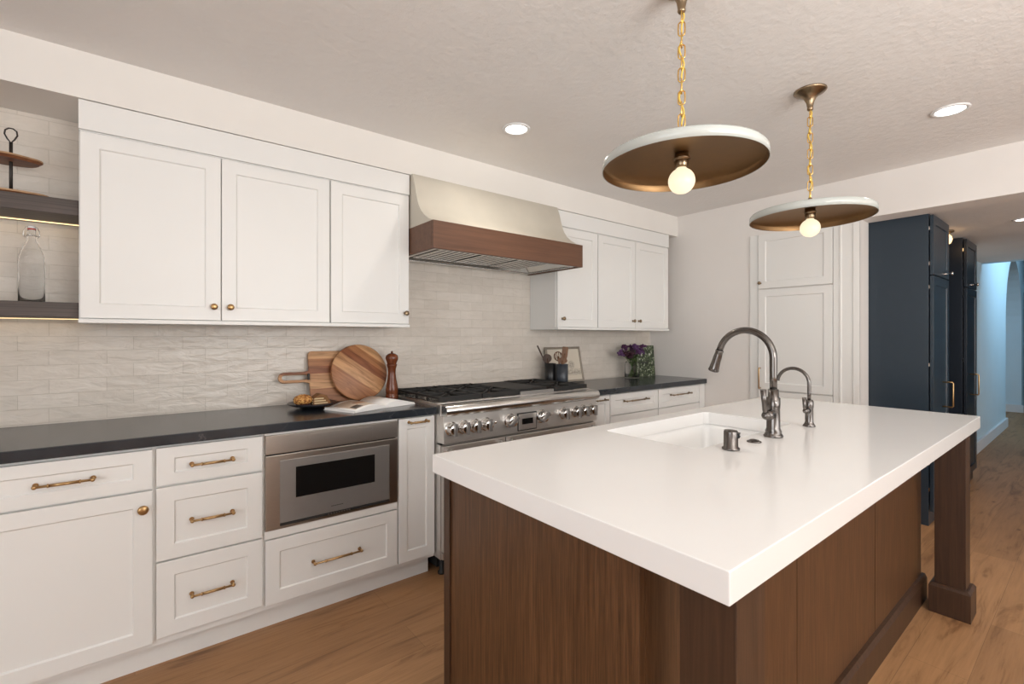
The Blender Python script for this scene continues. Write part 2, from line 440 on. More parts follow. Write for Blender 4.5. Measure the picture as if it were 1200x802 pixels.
# long blue hall wall with an arched opening
b = B()
b.box(6.0, 9.8, -1.93, -1.68, 0, 3.4)
b.box(11.8, 12.15, -1.93, -1.68, 0, 3.4)
b.box(13.3, 18, -1.93, -1.68, 0, 3.4); b.box(12.15, 13.3, -1.93, -1.68, 2.1, 3.4)
seg = 24; ax, rr, zs = 10.8, 1.0, 1.52
for i in range(seg):
    t0, t1 = PI - PI*i/seg, PI - PI*(i+1)/seg
    x0, x1 = ax+rr*math.cos(t0), ax+rr*math.cos(t1); z0, z1 = zs+rr*math.sin(t0), zs+rr*math.sin(t1)
    b.prism([(x0, z0), (x1, z1), (x1, 3.4), (x0, 3.4)], 'y', -1.93, -1.68)
struct(b.build('wall_hall_left', 'bluewall'))
struct(B().box(12.15, 13.3, -1.90, -1.85, 0, 2.1).build('door_1', 'darkgap'))
struct(B().box(6.0, 9.8, -1.955, -1.93, 0, .13).build('baseboard_hall', 'hallwhite', bevel=.004))
struct(B().box(11.78, 11.8, -1.955, -1.68, 0, .13).build('baseboard_arch', 'hallwhite', bevel=.004))
struct(B().box(17.9, 18, -6.5, -1.68, 0, 3.4).build('wall_hall_end', 'darkgap'))
struct(B().box(7.6, 18, -4.4, -4.3, 0, 3.4).build('wall_hall_right', 'bluewall'))
struct(B().box(7.6, 7.75, -6.5, -4.3, 0, LOW).build('wall_side_room', 'wall'))
struct(B().box(8.5, 18, -.6, -.5, 0, 3.4).build('wall_hall_far', 'hallwhite'))
struct(B().box(WB+.2, 6.0, -1.5, -1.4, 0, LOW).build('wall_nook', 'wall'))
struct(B().box(6.0, 6.1, -1.68, -1.4, 0, LOW).build('wall_nook_side', 'wall'))

# ------------------------------------------------------------------ hardware
def bar_handle(parent, cx, y, z, ln=.145, mat='brass', vertical=False, label=None, out=.03):
    """bar pull with round ends and a thicker grip between two collars; axis along x (or z)"""
    def P(t, d): return (cx, y-d, z+t) if vertical else (cx+t, y-d, z)
    h = ln/2; b = B()
    for s_ in (-1, 1):
        b.cyl(P(s_*h, 0), P(s_*h, .004), .0085, .0075)
        b.cyl(P(s_*h, .003), P(s_*h, out), .0042)
        b.ball(P(s_*h, out), .0075, sub=2)
        b.cyl(P(s_*h*.52, out), P(s_*h*.58, out), .0068)
    b.cyl(P(-h, out), P(h, out), .0042)
    b.cyl(P(-h*.53, out), P(h*.53, out), .0055)
    return b.build('handle', mat, parent)
def knob(parent, x, y, z, mat='brass', r=.0145, e=0):
    b = B(); b.lathe([(.0, 0), (r*.62, 0), (r*.62, .003), (.005, .005), (.0045, .014+e), (r*.8, .018+e), (r, .022+e), (r*.95, .027+e), (r*.6, .030+e), (0, .031+e)], (x, y, z), (0, -1, 0), 24)
    return b.build('knob', mat, parent)

# ------------------------------------------------------------------ base cabinets
YF = -.585
def base_cab(x0, x1, label, top=.868, toe_x1=None):
    t = thing('base_cabinet', label, 'cabinet', ((x0+x1)/2, -.3, 0), 'white base cabinets along the tiled wall')
    b = B()   # carcass of panels with a face frame
    b.box(x0, x0+.018, -.565, -.005, .10, .872); b.box(x1-.018, x1, -.565, -.005, .10, .872)
    b.box(x0+.018, x1-.018, -.565, -.005, .10, .118); b.box(x0+.018, x1-.018, -.02, -.005, .118, .872)
    b.box(x0+.018, x1-.018, -.565, -.56, .118, .872)
    b.build('body', 'cab', t)
    B().box(x0, toe_x1 or x1, -.515, -.497, 0, .10).build('toe_kick', 'cab', t)
    return t
def drawer(t, x0, x1, z0, z1, hl=.145, hz=None, mat='brass', handle=True, fr=.056, out=.03):
    d = B().shaker(x0, x1, z0, z1, YF, .0195, fr, .007, min(fr, (z1-z0)*.3)).build('drawer', 'cab', t, .0012)
    if handle: bar_handle(d, (x0+x1)/2, YF, hz or (z0+z1)/2, hl, mat, out=out)
    return d
t = base_cab(-.95, -.445, 'white base cabinet beyond the left picture edge')
d = B().shaker(-.94, -.449, .121, .862, YF, .0195).build('door', 'cab', t, .0012)
t = base_cab(-.440, .057, 'white base cabinet at far left with one wide drawer over a knobbed door')
drawer(t, -.432, .052, .712, .860, .147, .785)
d = B().shaker(-.432, .052, .121, .704, YF, .0195).build('door', 'cab', t, .0012); knob(d, .024, YF, .642, r=.0175)
t = base_cab(.057, .433, 'white three-drawer base cabinet left of the drawer microwave')
drawer(t, .064, .429, .717, .862, .14, .786)
drawer(t, .064, .429, .428, .708, .14, .567)
drawer(t, .064, .429, .133, .420, .14, .272)
t = thing('base_cabinet', 'white base cabinet holding the microwave above one deep drawer', 'cabinet', (.74, -.3, 0), 'white base cabinets along the tiled wall')
b = B(); x0, x1 = .433, 1.054
b.box(x0, x0+.012, -.565, -.005, .10, .872); b.box(x1-.012, x1, -.565, -.005, .10, .872)
b.box(x0+.012, x1-.012, -.565, -.005, .10, .118); b.box(x0+.012, x1-.012, -.02, -.005, .118, .872)
b.box(x0+.012, x1-.012, -.565, -.56, .118, .44); b.box(x0+.012, x1-.012, -.565, -.03, .43, .445)
b.build('body', 'cab', t)
B().box(x0, x1, -.515, -.497, 0, .10).build('toe_kick', 'cab', t)
B().box(x0+.004, x1-.004, YF, -.566, .412, .447).build('rail', 'cab', t, .001)
B().box(x0+.004, x1-.004, YF, -.566, .862, .872).build('rail', 'cab', t, .001)
drawer(t, .441, 1.050, .124, .405, .215, .262)
t = base_cab(1.054, 1.270, 'narrow white pull-out base cabinet between microwave and range', toe_x1=1.262)
d = B().shaker(1.058, 1.264, .122, .866, YF, .0195, .046, .007, .055).build('door', 'cab', t, .0012); bar_handle(d, 1.164, YF, .845, .10)
t = base_cab(2.480, 2.712, 'narrow white base cabinet just right of the range')
d = B().shaker(2.486, 2.708, .122, .866, YF, .0195, .046, .007, .055).build('door', 'cab', t, .0012); bar_handle(d, 2.60, YF, .838, .11, 'brassd')
t = base_cab(2.712, 3.308, 'white drawer base cabinet under the flower vase')
drawer(t, 2.717, 3.303, .715, .866, .27, .808, 'brassd'); drawer(t, 2.717, 3.303, .425, .707, .27, None, 'brassd'); drawer(t, 2.717, 3.303, .124, .417, .27, None, 'brassd')
t = base_cab(3.308, 4.015, 'white drawer base cabinet in the corner by the right wall')
drawer(t, 3.313, 3.925, .715, .866, .27, .808, 'brassd'); drawer(t, 3.313, 3.925, .425, .707, .27, None, 'brassd'); drawer(t, 3.313, 3.925, .124, .417, .27, None, 'brassd')
B().box(3.93, 4.012, YF, -.566, .121, .868).build('filler_panel', 'cab', t)

tag(recenter(B().box(-1.0, 1.268, -.605, -.001, .874, .914).build('countertop', 'stone', bevel=.003)), 'long black stone countertop running left from the range', 'countertop')
tag(recenter(B().box(2.478, WB-.001, -.605, -.001, .874, .914).build('countertop', 'stone', bevel=.003)), 'short black stone countertop right of the range, with the vase on it', 'countertop')

# ------------------------------------------------------------------ microwave drawer
t = thing('microwave_oven', 'stainless drawer microwave built in under the black countertop', 'microwave', (.744, -.3, .449))
B().box(.447, 1.041, -.565, -.04, .450, .860).build('housing', 'black', t)
b = B(); b.box(.440, 1.048, -.592, -.566, .779, .861); b.build('control_panel', 'steelb', t, .002)
B().box(.612, .915, -.5945, -.5922, .785, .851).build('display_door', 'steelb', t, .001)
B().box(.447, 1.041, -.580, -.566, .773, .779).build('gap', 'darkgap', t)
d = B().box(.440, 1.048, -.592, -.566, .449, .773).build('door', 'steelb', t, .002)
B().box(.496, 1.003, -.5955, -.5922, .474, .747).build('face_plate', 'steelg', d, .001)
B().box(.561, .925, -.5975, -.5957, .575, .711).build('window', 'blackgl', d, .0005)
B().box(.496, 1.003, -.5960, -.5922, .462, .473).build('vent_slot', 'darkgap', d)
b = B()
for k in range(9): b.box(.700+k*.012, .708+k*.012, -.5975, -.5960, .465, .469)
b.build('vent_holes', 'steelb', d)
b = B()
for k in range(9): b.box(.716+k*.0062, .7205+k*.0062, -.5962, -.5956, .500, .503)
b.build('logo_mark', 'darkgap', d)

# ------------------------------------------------------------------ range
X0, X1 = 1.272, 2.474
t = thing('range', 'wide stainless gas range with black grates and two ovens', 'range', ((X0+X1)/2, -.34, 0))
b = B(); b.box(X0, X1, -.635, -.02, .10, .925); b.build('body', 'steelv', t, .002)
B().box(X0+.02, X1-.02, -.56, -.05, .03, .10).build('base', 'black', t)
for x in (X0+.04, X1-.04):
    for y in (-.58, -.08): B().lathe([(0, 0), (.022, 0), (.022, .01), (.014, .02), (.014, .10), (0, .10)], (x, y, 0), n=16).build('leg', 'black', t)
b = B()   # control panel, slightly leaning back
b.prism([(-.635, .722), (-.672, .722), (-.664, .868), (-.635, .868)], 'x', X0, X1-.004); b.build('control_panel', 'steelv', t, .0015)
b = B()   # bullnose
pr = [(-.635, .866)] + [(-.668-.030*math.cos(a), .897+.031*math.sin(a)) for a in [(-PI/2)+PI*i/10 for i in range(11)]] + [(-.60, .928), (-.60, .90)]
b.prism(pr, 'x', X0+.004, X1-.002, smooth=True); b.build('bullnose_rail', 'steel', t, .001)
B().box(X0+.002, X1-.002, -.60, -.03, .925, .932).build('cooktop', 'steel', t, .001)
B().box(X0+.002, X1-.002, -.045, -.012, .925, .948).build('backguard', 'steel', t, .002)
b = B(); b.box(X0, X1, -.637, -.60, .712, .722); b.build('vent_gap', 'darkgap', t)
def rknob(x, r=.0335, ang=0):
    b = B()
    b.lathe([(0, 0), (r*1.12, 0), (r*1.12, .006), (r*.95, .010), (r*.9, .030), (r*.86, .042), (r*.7, .046), (0, .046)], (x, -.667, .800), (0, -1, 0), 28)
    b.mi = 1
    n0 = len(b.b.verts)
    b.box(x-r*.24, x+r*.24, -.724, -.70, .800-r*.98, .800+r*.98)
    if ang:
        vs = list(b.b.verts)[n0:]
        bmesh.ops.rotate(b.b, verts=vs, cent=Vector((x, -.7, .8)), matrix=Matrix.Rotation(ang, 3, 'Y'))
    return b.build('knob', ['chrome', 'steelg'], t, .0008)
for x in (1.318, 1.395, 1.468, 1.545, 2.150, 2.262, 2.335, 2.412): rknob(x)
for x, a in ((1.715, .9), (1.962, .9)): rknob(x, .037, a)
for x in (1.612, 2.035):
    B().lathe([(0, 0), (.010, 0), (.010, .004), (.006, .008), (0, .009)], (x, -.667, .803), (0, -1, 0), 16).build('indicator_button', 'chrome', t)
d = B().box(1.778, 1.915, -.6765, -.665, .736, .830).build('clock_display', 'steelv', t, .0015)
B().box(1.772, 1.921, -.6735, -.665, .730, .836).build('border', 'darkgap', d)
B().box(1.803, 1.888, -.6780, -.6766, .768, .802).build('screen', 'blackgl', d)
def oven(x0, x1):
    d = B().box(x0, x1, -.662, -.637, .145, .708).build('oven_door', 'steelv', t, .003)
    B().box(x0+.07, x1-.07, -.6635, -.662, .30, .56).build('window', 'blackgl', d, .001)
    b = B(); b.cyl((x0+.012, -.725, .681), (x1-.012, -.725, .681), .0125)
    for x in (x0+.035, x1-.035): b.cyl((x, -.66, .681), (x, -.725, .681), .012)
    b.lathe([(0, 0), (.0145, 0), (.0145, .02), (0, .02)], (x0+.008, -.725, .681), (1, 0, 0), 20); b.lathe([(0, 0), (.0145, 0), (.0145, .02), (0, .02)], (x1-.028, -.725, .681), (1, 0, 0), 20)
    b.build('oven_handle', 'chrome', d)
oven(X0+.003, 1.688); oven(1.694, X1-.006)
B().box(X0+.003, X1-.003, -.655, -.637, .105, .140).build('kick_panel', 'steelv', t, .002)
def grate(x0, x1, burners):
    b = B(); z0, z1 = .950, .963; w_ = .010
    b.box(x0, x1, -.598, -.586, .936, z1); b.box(x0, x1, -.066, -.054, .936, z1)
    b.box(x0, x0+.012, -.586, -.066, .950, z1); b.box(x1-.012, x1, -.586, -.066, .950, z1)
    for gx_ in (x0, x1-.012):
        for gy_ in (-.46, -.33, -.20): b.box(gx_, gx_+.012, gy_-.008, gy_+.008, .932, .950)
    b.box(x0+.012, x1-.012, -.331, -.321, z0, z1)
    cx = (x0+x1)/2
    for cy in burners:
        for k in range(8):
            a = k*PI/4; c_, s_ = math.cos(a), math.sin(a)
            rx = min((x1-x0)/2-.006, 9) / max(abs(c_), 1e-3); ry = .128/max(abs(s_), 1e-3); R_ = min(rx, ry)
            p0 = Vector((cx+c_*.028, cy+s_*.028, 0)); p1 = Vector((cx+c_*R_, cy+s_*R_, 0)); nrm = Vector((-s_, c_, 0))*w_/2
            q = [(p0+nrm), (p1+nrm), (p1-nrm), (p0-nrm)]
            b.prism([(v.x, v.y) for v in q], 'z', z0, z1+.003)
    g = b.build('grate', 'black', t, .0015)
    return g
for x0, x1 in ((1.284, 1.566), (1.572, 1.850), (2.144, 2.452)): grate(x0, x1, (-.458, -.193))
for cx in (1.425, 1.711, 2.298):
    for cy in (-.458, -.193):
        bb = B().lathe([(0, 0), (.052, 0), (.052, .004), (.040, .006), (.036, .016), (.0, .016)], (cx, cy, .931), n=24).build('burner', 'brassd', t)
        B().lathe([(0, 0), (.030, 0), (.031, .004), (.026, .007), (0, .008)], (cx, cy, .943), n=24).build('burner_cap', 'black', bb)
b = B(); b.box(1.856, 2.138, -.598, -.054, .932, .945); b.box(1.856, 2.138, -.598, -.586, .945, .952)
b.build('griddle', 'steelg', t, .002)
B().box(1.866, 2.128, -.545, -.065, .945, .961).build('griddle_cover', 'black', t, .003)

# ------------------------------------------------------------------ range hood
HX0, HX1 = 1.256, 2.424
t = thing('range_hood', 'curved plaster range hood with a brown wood band', 'range hood', ((HX0+HX1)/2, -.29, 1.77))
prof = [(-.578, 1.924), (-.53, 1.940), (-.475, 1.972), (-.437, 2.005), (-.410, 2.040), (-.396, 2.067), (-.378, 2.115), (-.365, 2.165), (-.350, 2.205), (-.335, 2.237)]
b = B(); b.prism([(-.002, 1.924)] + prof + [(-.002, 2.237)], 'x', HX0+.004, HX1-.004, smooth=True); b.build('plaster_shroud', 'plaster', t, .001)
b = B(); b.box(HX0, HX1, -.585, -.565, 1.770, 1.923); b.box(HX0, HX0+.02, -.565, -.02, 1.770, 1.923); b.box(HX1-.02, HX1, -.565, -.02, 1.770, 1.923)
b.box(HX0+.02, HX1-.02, -.565, -.02, 1.905, 1.923)
b.build('wood_band', 'hoodwood', t, .002)
b = B()   # steel liner with sloped inner sides
lx0, lx1, ly0, ly1, zb, zt = HX0+.022, HX1-.022, -.562, -.022, 1.775, 1.812
for x0, x1, y0, y1 in ((lx0, lx1, ly0, ly0+.03), (lx0, lx1, ly1-.045, ly1), (lx0, lx0+.03, ly0+.03, ly1-.045), (lx1-.03, lx1, ly0+.03, ly1-.045)):
    b.box(x0, x1, y0, y1, zb, zb+.012)
b.box(lx0, lx1, ly0, ly1, zt, zt+.006)
for (a, b_, c, d_) in (((lx0+.03, ly0+.03), (lx0+.03, ly1-.045), (lx0+.09, ly1-.08), (lx0+.09, ly0+.08)), ((lx1-.03, ly0+.03), (lx1-.03, ly1-.045), (lx1-.09, ly1-.08), (lx1-.09, ly0+.08)),
    ((lx0+.03, ly0+.03), (lx1-.03, ly0+.03), (lx1-.09, ly0+.08), (lx0+.09, ly0+.08)), ((lx0+.03, ly1-.045), (lx1-.03, ly1-.045), (lx1-.09, ly1-.08), (lx0+.09, ly1-.08))):
    vs = [b.b.verts.new((*a, zb+.008)), b.b.verts.new((*b_, zb+.008)), b.b.verts.new((*c, zt)), b.b.verts.new((*d_, zt))]
    b.b.faces.new(vs)
b.build('liner', 'steel', t)
for k in range(3):
    fx0 = lx0+.10+k*.295; b = B()
    for i in range(7):
        x = fx0+.01+i*.040; b.mi = 0; b.box(x, x+.026, ly0+.09, ly1-.09, zt-.018, zt-.012)
        b.mi = 1; b.box(x+.026, x+.040, ly0+.09, ly1-.09, zt-.006, zt-.002)
    b.mi = 0; b.box(fx0, fx0+.285, ly0+.082, ly0+.094, zt-.02, zt-.001); b.box(fx0, fx0+.285, ly1-.094, ly1-.082, zt-.02, zt-.001)
    b.build('baffle_filter', ['steel', 'black'], t)

# ------------------------------------------------------------------ wall cabinets
def wall_cab(x0, x1, label, doors, knobs):
    t = thing('wall_cabinet', label, 'cabinet', ((x0+x1)/2, -.15, 1.347), 'white wall cabinets over the counter')
    b = B(); b.box(x0, x1, -.29, -.002, 1.362, 2.112); b.box(x0, x1, -.30, -.002, 2.112, SOF-.003); b.build('body', 'cab', t, .001)
    B().box(x0, x1, -.318, -.002, 1.345, 1.3615).build('bottom_rail', 'cab', t, .0015)
    for i, (a, b_) in enumerate(doors):
        d = B().shaker(a, b_, 1.365, 2.108, -.310, .0195, .058).build('door', 'cab', t, .0012)
        for kx in knobs:
            if a < kx < b_: knob(d, kx, -.310, 1.426, 'brass' if kx < .5 else 'brassd')
    return t
wall_cab(-.175, .801, 'white double-door wall cabinet beside the open shelves', [(-.170, .3085), (.313, .797)], (.281, .346))
wall_cab(.801, 1.252, 'white single-door wall cabinet touching the left side of the hood', [(.805, 1.249)], (1.226,))
wall_cab(2.445, 2.893, 'white single-door wall cabinet right of the range hood', [(2.449, 2.889)], (2.497,))
wall_cab(2.893, 3.872, 'white double-door wall cabinet near the right wall, above the vase', [(2.899, 3.376), (3.381, 3.866)], (3.340, 3.419))

for i, (a_, b_) in enumerate(((-.175, 1.252), (2.445, 3.872))): struct(B().box(a_, b_, -.313, -.3005, 2.116, SOF-.006).build('trim_%d' % (i+2), 'cab', bevel=.001))
# ------------------------------------------------------------------ open shelves
for z0, z1, lab in ((1.778, 1.840, 'upper dark wood floating shelf carrying the tiered stand'), (1.368, 1.427, 'lower dark wood floating shelf carrying the swing-top bottle')):
    t = thing('floating_shelf', lab, 'shelf', (-.7, -.13, z0), 'dark wood floating shelves')
    B().box(-1.25, -.177, -.257, -.001, z0, z1).build('board', 'shelfwood', t, .002)
    B().box(-1.22, -.182, -.050, -.040, z0-.0035, z0-.0005).build('light_strip', 'led', t)
    area('shelf_led', (-.70, -.045, z0-.012), (-.70, -.045, 0), 1.0, .012, .07, (1, .75, .45))

# tiered stand
sx, sy, sz = -.385, -.135, 1.840
t = thing('tiered_stand', 'two-tier wood serving stand with looped iron handle', 'serving stand', (sx, sy, sz))
b = B(); b.cyl((sx, sy, sz+.01), (sx, sy, 2.062), .0055, n=12)
lp = [(sx, sy, 2.060), (sx-.010, sy, 2.074), (sx-.018, sy, 2.092), (sx-.016, sy, 2.108), (sx-.006, sy, 2.117), (sx+.006, sy, 2.117), (sx+.016, sy, 2.108), (sx+.018, sy, 2.092), (sx+.010, sy, 2.074)]
b.tube(lp, .0028, 8, closed=True); b.build('handle', 'iron', t)
def slab(cz, rx, ry, th, seed):
    random.seed(seed); b = B(); n = 40; top = []; bot = []
    ph = [random.random()*6 for _ in range(4)]
    for i in range(n):
        a = 2*PI*i/n; k = 1+.05*math.sin(3*a+ph[0])+.03*math.sin(5*a+ph[1])
        top.append((sx+rx*k*math.cos(a), sy+ry*k*math.sin(a))); bot.append((sx+rx*k*.88*math.cos(a), sy+ry*k*.88*math.sin(a)))
    T = [b.b.verts.new((*p, cz+th)) for p in top]; Mi = [b.b.verts.new((*p, cz+th*.6)) for p in top]; Bo = [b.b.verts.new((*p, cz)) for p in bot]
    b.b.faces.new(T); b.b.faces.new(Bo[::-1])
    for i in range(n):
        j = (i+1) % n; f = b.b.faces.new([Mi[i], Mi[j], T[j], T[i]]); f.material_index = 1
        b.b.faces.new([Bo[i], Bo[j], Mi[j], Mi[i]])
    return b
slab(1.985, .088, .075, .016, 3).build('upper_tier', ['liveedge', 'livelite'], t)
slab(1.842, .118, .095, .016, 5).build('lower_tier', ['liveedge', 'livelite'], t)

# swing-top bottles
def bottle(x, y, z, label):
    t = thing('glass_bottle', label, 'bottle', (x, y, z), 'clear glass bottles on the lower shelf')
    pr = [(0, 0), (.036, 0), (.0395, .004), (.0395, .165), (.037, .190), (.026, .225), (.0155, .250), (.0135, .275), (.0145, .280), (.0145, .292), (.012, .294)]
    inn = [(.0105, .294), (.0105, .25), (.022, .225), (.034, .19), (.0368, .165), (.0368, .008), (0, .008)]
    B().lathe(pr+inn, (x, y, z), n=32).build('glass_body', 'glass', t)
    B().lathe([(0, 0), (.0125, 0), (.0125, .005), (0, .005)], (x, y, z+.2945), n=20).build('seal', 'red', t)
    B().lathe([(0, 0), (.012, 0), (.011, .010), (.006, .013), (0, .013)], (x, y, z+.2995), n=20).build('stopper', 'white', t)
    b = B()
    for s_ in (-1, 1):
        b.tube([(x, y, z+.308), (x+s_*.016, y-.002, z+.305), (x+s_*.022, y-.004, z+.288), (x+s_*.024, y-.005, z+.268), (x+s_*.016, y-.004, z+.262)], .0013, 6)
        b.tube([(x+s_*.024, y-.005, z+.270), (x+s_*.012, y-.012, z+.266), (x, y-.0165, z+.274)], .0013, 6)
    b.tube([(x+.0155*math.cos(a*PI/8), y+.0155*math.sin(a*PI/8), z+.272) for a in range(16)], .0013, 6, closed=True)
    b.build('wire_bail', 'steel', t)
    return t
bottle(-.326, -.14, 1.427, 'clear glass swing-top bottle standing alone in view on lower shelf')
random.seed(7)

# ------------------------------------------------------------------ counter items, left
# paddle board: drawn flat in x-z, then leaned back on the wall
t = thing('cutting_board', 'rectangular paddle cutting board with a looped handle pointing left', 'cutting board', (.93, -.09, .915))
b = B(); th = .016
def rrect(x0, x1, z0, z1, r, n=6):
    out = []
    for cx, cz, a0 in ((x1-r, z0+r, -PI/2), (x1-r, z1-r, 0), (x0+r, z1-r, PI/2), (x0+r, z0+r, PI)):
        for i in range(n+1): a = a0+PI/2*i/n; out.append((cx+r*math.cos(a), cz+r*math.sin(a)))
    return out
bx0, bx1, bz0, bz1 = .765, 1.095, .915, 1.212; hz, yb = 1.066, -.094
b.prism(rrect(bx0, bx1, bz0, bz1, .022), 'y', yb, yb+th)
board = b
outer = [(.770, hz+.040), (.752, hz+.032), (.735, hz+.029)] + [(.635+.030*math.cos(PI/2+PI*i/12), hz+.030*math.sin(PI/2+PI*i/12)) for i in range(13)] + [(.735, hz-.029), (.752, hz-.032), (.770, hz-.040)]
inner = [(.770, hz+.006), (.745, hz+.014), (.725, hz+.0145)] + [(.638+.0145*math.cos(PI/2+PI*i/12), hz+.0145*math.sin(PI/2+PI*i/12)) for i in range(13)] + [(.725, hz-.0145), (.745, hz-.014), (.770, hz-.006)]
fo = [board.b.verts.new((p[0], yb, p[1])) for p in outer]; fi = [board.b.verts.new((p[0], yb, p[1])) for p in inner]
bo = [board.b.verts.new((p[0], yb+th, p[1])) for p in outer]; bi = [board.b.verts.new((p[0], yb+th, p[1])) for p in inner]
for i in range(len(outer)-1):
    for q in ((fo[i], fo[i+1], fi[i+1], fi[i]), (bo[i], bi[i], bi[i+1], bo[i+1]), (fo[i], bo[i], bo[i+1], fo[i+1]), (fi[i], fi[i+1], bi[i+1], bi[i])): board.b.faces.new(q)
board.rot(-math.radians(13), 'X', (0, yb+th, .915))
board.build('board', 'acacia', t, .003)
B().box(.752, .765, -.075, -.062, 1.050, 1.085).rot(0, 'X', (0, 0, 0)).build('leather_tie', 'iron', t, .004)
t = thing('cutting_board', 'round striped wood cutting board leaning in front of the paddle board', 'cutting board', (1.045, -.14, .915))
b = B(); b.lathe([(0, 0), (.160, 0), (.166, .004), (.166, .014), (.160, .018), (0, .018)], (1.038, -.145, 1.083), (0, 1, 0), 56)
b.rot(-math.radians(13), 'X', (0, -.127, .917)); b.build('disc', 'acacia_diag', t)
# pepper mill
t = thing('pepper_mill', 'tall turned dark wood pepper mill by the round board', 'pepper mill', (1.205, -.175, .914))
z = .914
B().lathe([(0, 0), (.036, 0), (.037, .006), (.037, .030), (.034, .034), (.036, .040), (.037, .060), (.033, .090), (.026, .125), (.0225, .160), (.024, .185), (.030, .205), (.031, .212), (.0, .212)], (1.205, -.175, z), n=32).build('body', 'millwood', t)
B().lathe([(0, 0), (.026, 0), (.028, .004), (.029, .010), (.036, .026), (.0375, .038), (.034, .052), (.022, .062), (.008, .066), (0, .067)], (1.205, -.175, z+.2125), n=32).build('head', 'millwood', t)
B().lathe([(0, 0), (.006, 0), (.007, .006), (.004, .012), (0, .013)], (1.205, -.175, z+.279), n=16).build('finial', 'millwood', t)
# plate with pastries
px, py = .735, -.222
tag(recenter(B().lathe([(0, 0), (.045, 0), (.070, .006), (.105, .016), (.122, .026), (.120, .029), (.100, .020), (.065, .011), (0, .010)], (px, py, .9145), n=48).build('plate', 'plate')), 'shallow black plate of pastries left of the cookbook', 'plate')
t = thing('muffin', 'round crumb-topped muffin on the black plate', 'muffin', (px-.045, py, .927))
B().lathe([(0, 0), (.030, 0), (.041, .030), (.040, .032), (0, .032)], (px-.049, py-.01, .9258), n=26).build('paper_cup', 'wrapper', t)
B().ball((px-.049, py-.01, .960), .046, (1, 1, .62), 4, .12).build('crumb_top', 'crust', t)
t = thing('cake_slice', 'cut brown cake slice showing pale layers on the plate', 'cake', (px+.045, py, .927))
b = B(); b.mi = 0
pr = [(-.040, 0), (.046, 0), (.052, .014), (.030, .050), (-.004, .062), (-.040, .036)]
b.prism([(px+.036+p[0], .9275+p[1]) for p in pr], 'y', py-.034, py+.036); b.build('crumb', 'cake', t, .006, 3)
b = B()
for zz in (.936, .948, .960): b.box(px-.0065, px-.0042, py-.032, py+.030, zz, zz+.0055)
for zz in (.937, .949, .961): b.box(px+.001, px+.070-(zz-.937)*.9, py-.0365, py-.0342, zz, zz+.006)
b.build('cream_layer', 'cream', t)
# open cookbook
t = thing('cookbook', 'open cookbook lying flat on the black countertop', 'book', (1.0, -.28, .914))
sN, sF = Vector((1.030, -.475, .917)), Vector((.995, -.20, .917))
lN, lF = Vector((.845, -.545, .917)), Vector((.765, -.335, .917))
rN, rF = Vector((1.225, -.430, .917)), Vector((1.190, -.165, .917))
def page(a0, a1, c0, c1, name, hump, base, mat='paper', inset=0, s0=0, s1=1, lift=0):
    b = B(); n = 14; topn = []; 
    for i in range(n+1):
        u = s0 + (s1-s0)*i/n; h = base + hump*math.sin(min(1, u*1.15)*PI)**.8*(1-u*.35) if u*1.15 < 1 else base + hump*.0
        p0 = a0.lerp(c0, u); p1 = a1.lerp(c1, u)
        if inset: q0 = p0.lerp(p1, inset); q1 = p1.lerp(p0, inset)
        else: q0, q1 = p0, p1
        topn.append((q0, q1, h+lift))
    rows = []
    for q0, q1, h in topn:
        lo = .0005 if not lift else h-.0006
        rows.append([b.b.verts.new((q0.x, q0.y, .9155+h)), b.b.verts.new((q1.x, q1.y, .9155+h)), b.b.verts.new((q1.x, q1.y, .9155+lo)), b.b.verts.new((q0.x, q0.y, .9155+lo))])
    for A, C in zip(rows, rows[1:]):
        for k in range(4):
            f = b.b.faces.new([A[k], A[(k+1) % 4], C[(k+1) % 4], C[k]]); f.smooth = k == 0
    b.b.faces.new(rows[0]); b.b.faces.new(rows[-1][::-1])
    return b.build(name, mat, t)
page(sN, sF, lN, lF, 'page_block', .018, .010)
page(sN, sF, rN, rF, 'page_block', .026, .008)
page(sN, sF, lN, lF, 'page_picture', .018, .010, 'print', .12, .22, .86, .0012)
page(sN, sF, lN, lF, 'page_picture', .018, .010, 'photo1', .40, .22, .55, .0022)
page(sN.lerp(sF, .05), sF.lerp(sN, .55), lN.lerp(lF, .05), lF.lerp(lN, .55), 'page_picture', .018, .010, 'photo2', .22, .60, .82, .0022)
b = B()
for q in ((lN, sN, sF, lF), (sN, rN, rF, sF)):
    b.prism([(v.x + (v.x-1.0)*.03, v.y) for v in q], 'z', .9142, .9155)
b.build('cover', 'paper', t)

